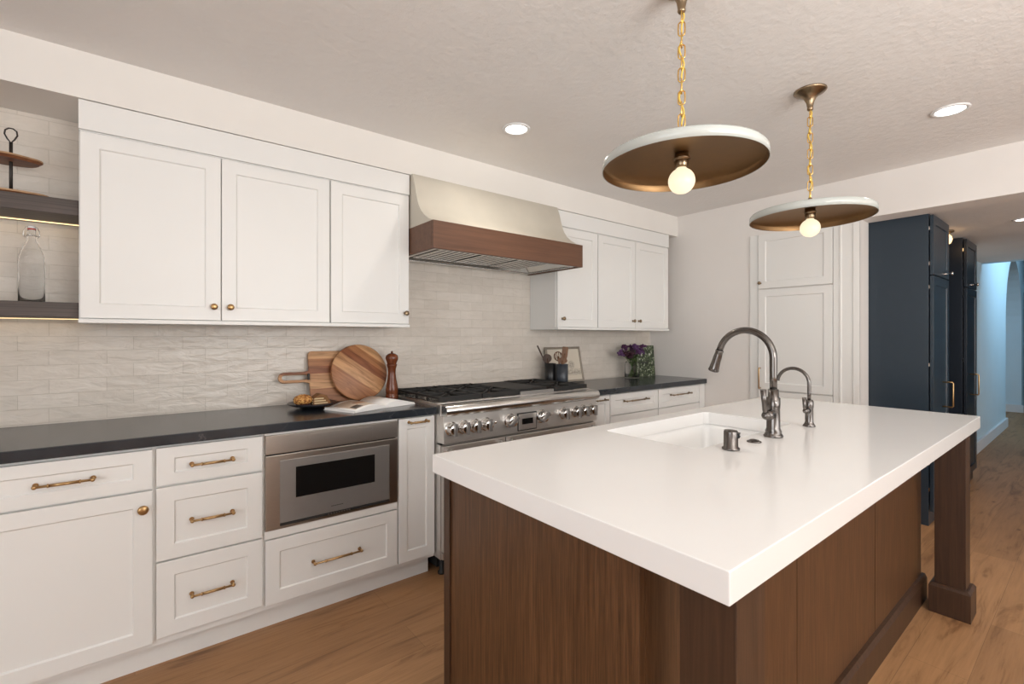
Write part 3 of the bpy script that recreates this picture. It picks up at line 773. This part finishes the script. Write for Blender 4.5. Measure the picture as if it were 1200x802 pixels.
# ------------------------------------------------------------------ counter items, right
def crock(x, y, r, h, mat, label):
    o = B().lathe([(0, 0), (r-.003, 0), (r, .004), (r, h), (r-.005, h+.001), (r-.006, h-.01), (r-.006, .01), (0, .01)], (x, y, .9145), n=36).build('utensil_crock', mat)
    return tag(recenter(o), label, 'crock', 'dark utensil crocks')
c1 = Vector((2.540, -.135, 0)); c2 = Vector((2.572, -.232, 0))
crock(c1.x, c1.y, .045, .168, 'crockb', 'black utensil crock behind the right end of the range')
crock(c2.x, c2.y, .046, .166, 'crockn', 'slate grey utensil crock in front of the black one')
def flat_tool(name, label, base, head, plane_n, outline, mat, hr=.006, th=.006, holes=None):
    """a long handle from the crock's floor to 'base' and a flat outlined head above it, facing the camera"""
    t = thing(name, label, 'kitchen utensil', base, 'wooden utensils in the crocks')
    return t
def spoon(bx, by, tx, ty, tz, label, w_=.032, l_=.05, mat='utensil', name='wooden_spoon', slots=False, square=False, hand=.0055):
    foot = Vector((bx, by, .927)); tip = Vector((tx, ty, tz)); d = (tip-foot).normalized()
    t = thing(name, label, 'kitchen utensil', foot, 'wooden utensils in the crocks')
    hc = tip - d*l_*.9
    b = B(); b.tube([foot, foot.lerp(hc, .5), hc], [hand*.9, hand, hand*1.1], 10); b.build('handle', mat, t)
    side = Vector((math.sin(math.radians(51.5)), -math.cos(math.radians(51.5)), 0)); side = (side - d*side.dot(d)).normalized(); nrm = d.cross(side)
    b = B()
    if square: pts = [(-w_*.75, -l_), (-w_, -l_*.3), (-w_, l_*.9), (-w_*.8, l_), (w_*.8, l_), (w_, l_*.9), (w_, -l_*.3), (w_*.75, -l_)]
    else: pts = [(w_*math.cos(2*PI*i/20), l_*math.sin(2*PI*i/20)) for i in range(20)]
    if not slots:
        fr = []
        for s_ in (.004, -.004):
            fr.append([b.b.verts.new(hc + d*l_*.0 + side*p[0] + d*(p[1]+0) + nrm*s_) for p in pts])
        b.b.faces.new(fr[0]); b.b.faces.new(fr[1][::-1]); n = len(pts)
        for i in range(n): b.b.faces.new([fr[0][i], fr[1][i], fr[1][(i+1) % n], fr[0][(i+1) % n]])
    else:
        ring = [hc + side*p[0] + d*p[1] for p in pts]; b.tube(ring, .0045, 8, closed=True)
        for k in (-1.5, -.5, .5, 1.5):
            xx = k*w_*.42; hh = l_*math.sqrt(max(0, 1-(xx/w_)**2)); b.tube([hc+side*xx-d*hh, hc+side*xx+d*hh], .0032, 6)
    b.build('head', mat, t, .0015)
    return t
S = Vector((math.sin(math.radians(51.5)), -math.cos(math.radians(51.5)), 0))
Fd = Vector((math.cos(math.radians(51.5)), math.sin(math.radians(51.5)), 0))
def at(c, s_, dd=0): v = c + S*s_ + Fd*dd; return v.x, v.y
spoon(*at(c1, .02, -.012), *at(c1, -.034, -.012), 1.152, 'broad dark wooden spoon leaning left in the black crock', .036, .034, 'utensild', 'wooden_spoon')
spoon(*at(c1, .034, .012), *at(c1, -.100, .012), 1.218, 'thin dark stick handle leaning far out of the black crock', .006, .05, 'utensild', 'spoon_handle', square=True, hand=.004)
spoon(*at(c2, .0, .022), *at(c2, -.033, .022), 1.170, 'slotted wooden spoon between the two crocks', .030, .034, 'utensil', 'slotted_spoon', slots=True)
spoon(*at(c2, -.005, .006), *at(c2, .026, .006), 1.208, 'flat brown wooden spatula standing upright in the slate crock', .023, .052, 'utensil', 'wooden_spatula', square=True)
spoon(*at(c2, -.01, -.016), *at(c2, .002, -.016), 1.130, 'wide brown wooden scoop low in the slate crock', .038, .024, 'utensil', 'wooden_scoop')

# framed drawing leaning on the tile
def leaning(name, label, cat, x0, x1, h, yb, ang, frame_m, art_m, fw, mat_w=0):
    t = thing(name, label, cat, ((x0+x1)/2, yb, .915))
    b = B(); th = .014
    if fw:
        b.box(x0, x1, yb, yb+th, .915, .915+fw); b.box(x0, x1, yb, yb+th, .915+h-fw, .915+h)
        b.box(x0, x0+fw, yb, yb+th, .915+fw, .915+h-fw); b.box(x1-fw, x1, yb, yb+th, .915+fw, .915+h-fw)
    else: b.box(x0, x1, yb, yb+th, .915, .915+h)
    b.rot(-ang, 'X', (0, yb+th, .915)); b.build('frame' if fw else 'backing', frame_m, t, .002)
    b = B(); y_ = yb+.006 if fw else yb-.0012
    b.box(x0+fw, x1-fw, y_, y_+(.003 if fw else .001), .915+fw, .915+h-fw); b.rot(-ang, 'X', (0, yb+th, .915)); b.build('artwork', art_m, t)
    return t
leaning('picture_frame', 'pewter framed ink drawing of trees leaning on the tile', 'picture', 2.585, 2.985, .295, -.085, math.radians(12), 'frame', 'trees', .018)
t = leaning('garden_picture', 'small frameless leafy garden picture leaning behind the vase', 'picture', 3.665, 3.94, .292, -.118, math.radians(4), 'green', 'garden', 0)
b = B(); b.box(3.72, 3.84, -.1215, -.1195, 1.040, 1.052); b.rot(-math.radians(4), 'X', (0, -.104, .915)); b.build('dark_bench', 'darkgap', t)

# vase and flowers
vx, vy = 3.54, -.15
t = thing('glass_vase', 'clear glass jar vase holding purple flowers on the black countertop', 'vase', (vx, vy, .914))
B().lathe([(0, 0), (.060, 0), (.066, .006), (.066, .120), (.058, .140), (.058, .150), (.055, .150), (.055, .140), (.0625, .120), (.0625, .010), (0, .008)], (vx, vy, .9145), n=36).build('jar', 'glass', t)
random.seed(11)
K = 0
for i in range(10):
    a = i*2.399; rr_ = .016+.090*math.sqrt((i+.5)/10); hx, hy = rr_*math.cos(a)*1.25, rr_*math.sin(a)*.55
    if i == 9: hx, hy = .135, -.02
    if i == 8: hx, hy = -.150, .0
    hz_ = 1.135 + .07*random.random() + (.02 if i in (2, 5, 9) else 0) - .25*abs(hx)*(.6 if i < 9 else .1)
    f = thing('flower', 'purple ruffled cut flower standing in the glass jar vase', 'flower', (vx, vy, .925), 'purple flowers in the vase')
    fx, fy = -hx*.35, -hy*.35
    top = Vector((vx+hx, vy+hy, hz_))
    B().tube([(vx+fx*.9, vy+fy, .926), (vx+hx*.12, vy+hy*.12, 1.04), (vx+hx*.5, vy+hy*.5, 1.09), top], .0028, 6).build('stem', 'green', f)
    b = B(); 
    for k in range(13): b.ball(top+Vector((random.uniform(-.034, .034), random.uniform(-.018, .018), random.uniform(-.028, .026))), random.uniform(.010, .018), (1, 1, .8), 1, .7)
    b.build('bloom', ['petal', 'petal3', 'petal2'][i % 3], f)
    b = B()
    for k in range(8):
        q = top.lerp(Vector((vx, vy, 1.07)), random.uniform(.30, .95)); aa = random.random()*6.28; l_ = random.uniform(.035, .06)
        p1 = q+Vector((math.cos(aa)*l_, math.sin(aa)*l_*.7, random.uniform(-.01, .02))); s_ = Vector((-math.sin(aa), math.cos(aa), .3))*.012; m_ = q.lerp(p1, .5)
        vs = [b.b.verts.new(v) for v in (q, m_+s_, p1, m_-s_)]; b.b.faces.new(vs)
    for k in range(2):
        q = Vector((vx+fx*.5, vy+fy*.5, random.uniform(.96, 1.05))); aa = random.random()*6.28; p1 = q+Vector((math.cos(aa)*.035, math.sin(aa)*.035, .03)); s_ = Vector((-math.sin(aa), math.cos(aa), 0))*.006; m_ = q.lerp(p1, .5)
        vs = [b.b.verts.new(v) for v in (q, m_+s_, p1, m_-s_)]; b.b.faces.new(vs)
    b.build('leaf', 'green', f)

# ------------------------------------------------------------------ island
t = thing('kitchen_island', 'walnut-stained island base with corner posts under the white worktop', 'kitchen island', (1.9, -1.95, 0))
bx0, bx1, byb, byf = .780, 3.045, -1.525, -2.270
b = B()
b.box(bx0, bx0+.02, byf, byb, 0, .856); b.box(bx1-.02, bx1, byf, byb, 0, .856)
b.box(bx0+.02, bx1-.02, byf, byf+.02, 0, .856); b.box(bx0+.02, bx1-.02, byb-.02, byb, 0.1, .856)
b.build('body', 'islandwood', t, .0015)
b = B(); b.box(bx0-.006, bx0, byb-.032, byb+.002, 0, .856); b.build('corner_stile', 'postwood', t, .001)
xs = [1.542, 2.30]
for x in xs: B().box(x-.0015, x+.0015, byf-.0008, byf+.001, .12, .856).build('panel_seam', 'postwood', t)
b = B(); pr = [(byf, 0), (byf-.020, 0), (byf-.020, .100), (byf-.012, .118), (byf, .120)]
b.prism(pr, 'x', .93, bx1+.018); b.build('baseboard', 'postwood', t)
pr = [(bx1, 0), (bx1+.018, 0), (bx1+.018, .100), (bx1+.010, .118), (bx1, .120)]
B().prism(pr, 'y', byf, byb).build('baseboard', 'postwood', t)
def post(cx, cy):
    p = B().box(cx-.054, cx+.054, cy-.054, cy+.054, 0, .856).build('post', 'postwood', t, .002)
    b = B(); h = .073; k = .063
    A = [(cx-h, cy-h), (cx+h, cy-h), (cx+h, cy+h), (cx-h, cy+h)]; C = [(cx-k, cy-k), (cx+k, cy-k), (cx+k, cy+k), (cx-k, cy+k)]
    v0 = [b.b.verts.new((*q, 0)) for q in A]; v1 = [b.b.verts.new((*q, .124)) for q in A]; v2 = [b.b.verts.new((*q, .137)) for q in C]
    b.b.faces.new(v0[::-1]); b.b.faces.new(v2)
    for i in range(4):
        j = (i+1) % 4; b.b.faces.new([v0[i], v0[j], v1[j], v1[i]]); b.b.faces.new([v1[i], v1[j], v2[j], v2[i]])
    b.build('post_base', 'postwood', p, .0015)
post(.852, -2.400); post(2.999, -2.391)
# aisle side doors
for i in range(5):
    x0 = bx0+.025+i*.443
    if i in (1, 2, 3): continue
    B().shaker(-x0-.435, -x0, .12, .85, 1.505).rot(PI, 'Z', (0, 0, 0)).build('door', 'islandwood', t, .001)

# worktop with a sink opening
ix0, ix1, iy0, iy1 = .743, 3.130, -2.470, -1.503
ox0, ox1, oy0, oy1 = 1.470, 2.235, -1.995, -1.590
b = B(); zt, zb_ = .914, .857
def ring(z_, pts): return [b.b.verts.new((x, y, z_)) for x, y in pts]
O = [(ix0, iy0), (ix1, iy0), (ix1, iy1), (ix0, iy1)]; r_ = .02
I = [(ox0+r_, oy0), (ox1-r_, oy0), (ox1, oy0+r_), (ox1, oy1-r_), (ox1-r_, oy1), (ox0+r_, oy1), (ox0, oy1-r_), (ox0, oy0+r_)]
To, Ti, Bo_, Bi = ring(zt, O), ring(zt, I), ring(zb_, O), ring(zb_, I)
for o_, i_, flip in ((To, Ti, 0), (Bo_, Bi, 1)):
    qs = [(o_[0], o_[1], i_[1], i_[0]), (o_[1], i_[2], i_[1]), (o_[1], o_[2], i_[3], i_[2]), (o_[2], i_[4], i_[3]), (o_[2], o_[3], i_[5], i_[4]), (o_[3], i_[6], i_[5]), (o_[3], o_[0], i_[7], i_[6]), (o_[0], i_[0], i_[7])]
    for q in qs: b.b.faces.new(q if not flip else q[::-1])
for i in range(4): b.b.faces.new([Bo_[i], Bo_[(i+1) % 4], To[(i+1) % 4], To[i]])
for i in range(8): b.b.faces.new([Ti[i], Ti[(i+1) % 8], Bi[(i+1) % 8], Bi[i]])
tag(recenter(b.build('island_worktop', 'quartz', bevel=.002)), 'thick white quartz worktop of the island', 'worktop')

t = thing('sink', 'white undermount sink set into the island worktop', 'sink', (1.85, -1.79, .64))
b = B()
def rr4(x0, x1, y0, y1, z_, r): return [b.b.verts.new((x, y, z_)) for x, y in rrect(x0, x1, y0, y1, r, 4)]
e = .004
R = [rr4(ox0-.02, ox1+.02, oy0-.02, oy1+.02, .8565, .03), rr4(ox0-e, ox1+e, oy0-e, oy1+e, .8565, .02), rr4(ox0, ox1, oy0, oy1, .835, .03), rr4(ox0+.006, ox1-.006, oy0+.006, oy1-.006, .68, .04), rr4(ox0+.03, ox1-.03, oy0+.03, oy1-.03, .655, .05)]
Ro = [rr4(ox0-.02, ox1+.02, oy0-.02, oy1+.02, .64, .03)]
for A, C in zip(R, R[1:]):
    n = len(A)
    for i in range(n):
        f = b.b.faces.new([A[i], A[(i+1) % n], C[(i+1) % n], C[i]]); f.smooth = True
b.b.faces.new(R[-1])
n = len(Ro[0])
for i in range(n): b.b.faces.new([R[0][i], R[0][(i+1) % n], Ro[0][(i+1) % n], Ro[0][i]])
b.b.faces.new(Ro[0])
b.build('basin', 'ceramic', t)
B().lathe([(0, 0), (.045, 0), (.045, .003), (.03, .004), (.026, .001), (0, .001)], (1.85, -1.79, .656), n=28).build('drain', 'chrome', t)

# faucets: both arch toward +y over the sink
def arc(cx, cy, cz, r, a0, a1, n=22):
    return [(cx, cy - r*math.cos(a0+(a1-a0)*i/n), cz + r*math.sin(a0+(a1-a0)*i/n)) for i in range(n+1)]
fx, fy, z = 1.880, -2.062, .9142
t = thing('faucet', 'tall gunmetal pull-down faucet arching over the island sink', 'faucet', (fx, fy, z))
B().lathe([(0, 0), (.033, 0), (.034, .004), (.030, .010), (.027, .016), (.0285, .021), (.0235, .032), (.0225, .105), (.0235, .110), (.0235, .145), (.019, .150), (.018, .178), (.0, .178)], (fx, fy, z), n=32).build('body', 'gun', t)
path = [(fx, fy, z+.17), (fx, fy, z+.225), (fx, fy, z+.28)] + arc(fx, fy+.106, z+.295, .106, 0, math.radians(166))
pe = Vector(path[-1]); pd = (pe - Vector(path[-2])).normalized()
B().tube(path, .0130, 16).build('spout', 'gun', t)
b = B(); b.lathe([(0, -.002), (.015, 0), (.0165, .004), (.0145, .010), (.0155, .020), (.0165, .030), (.017, .050), (.0195, .078), (.0215, .088), (.0185, .092), (0, .090)], pe, pd, 28)
b.build('spray_head', 'gun', t)
b = B(); b.cyl((fx-.018, fy, z+.085), (fx-.060, fy, z+.085), .0185, .0165, 24); b.ball((fx-.060, fy, z+.085), .0165)
b.tube([(fx-.062, fy, z+.090), (fx-.072, fy, z+.108), (fx-.078, fy, z+.14), (fx-.084, fy, z+.182)], [.008, .0085, .0085, .0105], 12); b.build('lever', 'gun', t)
gx, gy = 2.212, -2.066
t = thing('faucet', 'small gunmetal filtered-water faucet behind the tall one', 'faucet', (gx, gy, z))
B().lathe([(0, 0), (.023, 0), (.024, .003), (.018, .012), (.0155, .020), (.015, .075), (.0165, .080), (.0165, .105), (.012, .112), (0, .112)], (gx, gy, z), n=28).build('body', 'gun', t)
B().tube([(gx, gy, z+.10), (gx, gy, z+.14), (gx, gy, z+.172)] + arc(gx, gy+.062, z+.178, .062, 0, math.radians(175)), .0072, 14).build('spout', 'gun', t)
b = B(); b.cyl((gx-.012, gy, z+.068), (gx-.040, gy, z+.068), .0115, .0105); b.ball((gx-.040, gy, z+.068), .0105)
b.tube([(gx-.042, gy, z+.070), (gx-.050, gy, z+.085), (gx-.052, gy, z+.125)], [.006, .006, .0075], 10); b.build('lever', 'gun', t)
t = thing('air_gap', 'short gunmetal cylinder air gap cap beside the sink', 'air gap', (1.553, -2.064, z))
B().lathe([(0, 0), (.028, 0), (.028, .006), (.0225, .010), (.022, .060), (.020, .064), (0, .065)], (1.553, -2.064, z), n=32).build('cap', 'gun', t)
for zz in (.040, .050): B().box(1.549, 1.5768, -2.0905, -2.060, z+zz, z+zz+.005).rot(.35, 'Z', (1.553, -2.064, 0)).build('slot', 'darkgap', t)
t = thing('disposal_button', 'low round gunmetal button set in the worktop', 'button', (1.729, -2.060, z))
B().lathe([(0, 0), (.024, 0), (.024, .003), (.018, .006), (.016, .006), (.014, .009), (0, .011)], (1.729, -2.060, z), n=28).build('button', 'gun', t)

# ------------------------------------------------------------------ pendants
def pendant(x, y, label):
    t = thing('pendant_lamp', label, 'pendant lamp', (x, y, CEIL), 'pendant lamps over the island')
    rz = 1.832
    B().lathe([(0, 0), (.066, 0), (.067, -.004), (.062, -.010), (.045, -.018), (.026, -.034), (.016, -.055), (.012, -.078), (.013, -.086), (.009, -.092), (0, -.093)], (x, y, CEIL-.0005), n=36).build('canopy', 'brassd', t)
    z1 = CEIL-.088; z0 = rz+.098
    n = max(1, round((z1-z0)/.0365)); p = (z1-z0)/n; b = B()
    for i in range(n):
        cz = z0+p*(i+.5); hl, hw = p*.5+.0045-.0, .0105
        pts = []
        for k in range(16):
            a = 2*PI*k/16; ca, sa = math.cos(a), math.sin(a)
            xx = hw*ca; zz = (hl-hw)*(1 if sa > 0 else -1)*(1 if abs(sa) > .05 else 0) + hw*sa
            yaw = PI/2*(i % 2)+.5
            pts.append((x+xx*math.cos(yaw), y+xx*math.sin(yaw), cz+zz))
        b.tube(pts, .0023, 8, closed=True)
    b.build('chain', 'gold', t)
    b = B(); cp = []
    for k in range(61):
        a = k/60; cp.append((x+.006*math.sin(a*n*PI), y+.006*math.cos(a*n*PI*.5), z0-.01+(z1-z0+.02)*a))
    b.tube(cp, .0028, 8); b.build('cord', 'cord', t)
    B().lathe([(0, 0), (.024, 0), (.020, .006), (.013, .020), (.011, .036), (.007, .046), (0, .048)], (x, y, rz+.0525), n=28).build('finial', 'brassd', t)
    B().lathe([(0, .053), (.10, .050), (.18, .043), (.230, .0365), (.2445, .033), (.2502, .026), (.2515, 0), (.2495, 0), (.2485, .022), (.240, .0300)], (x, y, rz), n=96).build('shade', 'enamel', t)
    B().lathe([(.2492, .0005), (.2478, .0215), (.2455, .0245), (.238, .0265), (.228, .0320), (.18, .0385), (.10, .0455), (0, .0485)], (x, y, rz), n=96).build('shade_lining', 'lining', t)
    B().lathe([(0, .0485), (.0215, .0485), (.0215, .012), (.0195, .008), (.0195, .002), (.0, .002)], (x, y, rz), n=28).build('socket', 'brassd', t)
    B().lathe([(.0215, .036), (.0265, .032), (.0265, .029), (.0215, .025)], (x, y, rz), n=24).build('socket_collar', 'brassd', t)
    B().lathe([(.0, .001), (.0155, .001), (.0165, -.004)] + [(.0415*math.cos(a), -.0405-.0415*math.sin(a)) for a in [-1.05+ (PI/2+1.05)*i/14 for i in range(15)]], (x, y, rz), n=32).build('bulb', 'bulb', t)
    return t
pendant(1.378, -1.991, 'white and brass disc pendant lamp nearest the camera')
p2 = pendant(2.436, -1.991, 'white and brass disc pendant lamp farther away, before the pantry door')

# ------------------------------------------------------------------ recessed lights
def downlight(x, y, z, label, r=.058, power=2.6, on=True):
    t = thing('recessed_light', label, 'ceiling light', (x, y, z), 'recessed ceiling lights')
    B().lathe([(r, -.001), (r+.003, -.006), (r+.016, -.006), (r+.019, 0), (r, 0)], (x, y, z-.0005), n=40).build('trim_ring', 'white', t)
    B().lathe([(0, -.003), (r, -.003), (r, 0), (0, 0)], (x, y, z-.0005), n=40).build('lens', 'lens' if on else 'white', t)
    if on: area('downlight_beam', (x, y, z-.012), (x, y, 0), r*1.8, 0, power, (1, .93, .84), 'DISK', 150)
downlight(1.628, -.837, CEIL, 'small round recessed ceiling light above the range hood side')
downlight(3.190, -2.355, CEIL, 'round recessed ceiling light to the right of both pendants')
downlight(5.02, -2.47, LOW, 'recessed light in the lower ceiling past the opening', .045, 1.5)

# ------------------------------------------------------------------ pantry built into the right wall
t = thing('pantry_cabinet', 'tall white pantry cabinet built into the right wall', 'cabinet', (WB, -1.3, 0))
def xf(bd):   # shaker drawn on y=0 facing -y -> facing -x at plane WB ; local x -> world -y
    bmesh.ops.rotate(bd.b, verts=bd.b.verts, cent=Vector((0, 0, 0)), matrix=Matrix.Rotation(-PI/2, 3, 'Z')); return bd
def onwall(a0, a1, z0, z1, px_, **k):   # a = -y coordinate
    bd = B().shaker(a0, a1, z0, z1, 0, .018, **k); xf(bd); bmesh.ops.translate(bd.b, verts=bd.b.verts, vec=Vector((px_, 0, 0))); return bd
PX = WB-.022
b = B(); b.box(WB-.014, WB-.001, -1.055, -.99, 0, 2.126); b.box(WB-.014, WB-.001, -1.755, -1.592, 0, 2.126); b.box(WB-.014, WB-.001, -1.592, -1.055, 0, .09)
b.box(WB-.020, WB-.001, -1.645, -1.632, 0, 2.126); b.box(WB-.020, WB-.001, -1.755, -1.715, 0, 2.126)
b.build('face_frame', 'cab', t, .002)
u = onwall(1.060, 1.588, 1.682, 2.122, PX).build('door', 'cab', t, .0012)
l = onwall(1.060, 1.588, .862, 1.672, PX).build('door', 'cab', t, .0012)
onwall(1.060, 1.588, .100, .852, PX).build('door', 'cab', t, .0012)
b = B(); b.lathe([(0, 0), (.009, 0), (.005, .004), (.0045, .014), (.0115, .018), (.0135, .024), (.009, .030), (0, .031)], (PX, -1.078, 1.728), (-1, 0, 0), 24); b.build('knob', 'brassd', u)
b = B(); b.tube([(PX, -1.080, 1.035), (PX-.03, -1.080, 1.038), (PX-.032, -1.080, 1.030), (PX-.032, -1.080, .880), (PX-.03, -1.080, .872), (PX, -1.080, .875)], .005, 10); b.build('handle', 'brass', l)

# ------------------------------------------------------------------ navy cabinets beyond the opening
def navy(x0, x1, yf, mat, label, ztop, kx):
    t = thing('tall_cabinet', label, 'cabinet', ((x0+x1)/2, -1.8, 0), 'navy tall cabinets past the opening')
    B().box(x0, x1, yf+.026, -1.502, 0, ztop).build('body', mat, t, .001)
    u = B().shaker(x0+.006, x1-.003, 1.713, ztop-.012, yf, .020, .060).build('door', mat, t, .0015)
    l = B().shaker(x0+.006, x1-.003, .100, 1.706, yf, .020, .060).build('door', mat, t, .0015)
    hx = kx
    knob(u, hx+.05, yf, 1.742, 'chrome', .013, .02)
    B().tube([(hx, yf, .968), (hx, yf-.052, .968), (hx, yf-.056, .962), (hx, yf-.056, .800), (hx, yf-.052, .794), (hx, yf, .794)], .0052, 10).build('handle', 'brass', l)
    for hz_ in (2.03, 1.79, 1.63, 1.10, .25): B().box(x0-.0006, x0+.010, yf+.0205, yf+.0255, hz_-.012, hz_+.012).build('hinge', 'chrome', t)
    return t
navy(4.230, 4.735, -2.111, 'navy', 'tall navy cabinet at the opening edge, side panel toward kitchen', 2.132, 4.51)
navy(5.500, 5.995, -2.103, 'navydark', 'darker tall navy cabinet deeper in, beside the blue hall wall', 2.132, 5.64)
t = thing('ceiling_lamp', 'small amber ceiling lamp between the two navy cabinets', 'ceiling light', (5.10, -2.030, LOW))
B().lathe([(0, 0), (.055, 0), (.055, -.012), (.030, -.020), (0, -.020)], (5.10, -2.030, LOW-.0005), n=28).build('base', 'brassd', t)
B().lathe([(0, -.020), (.020, -.022), (.040, -.045), (.045, -.070), (.036, -.098), (.018, -.112), (0, -.115)], (5.10, -2.030, LOW-.0005), n=28).build('glass_shade', 'amber', t)
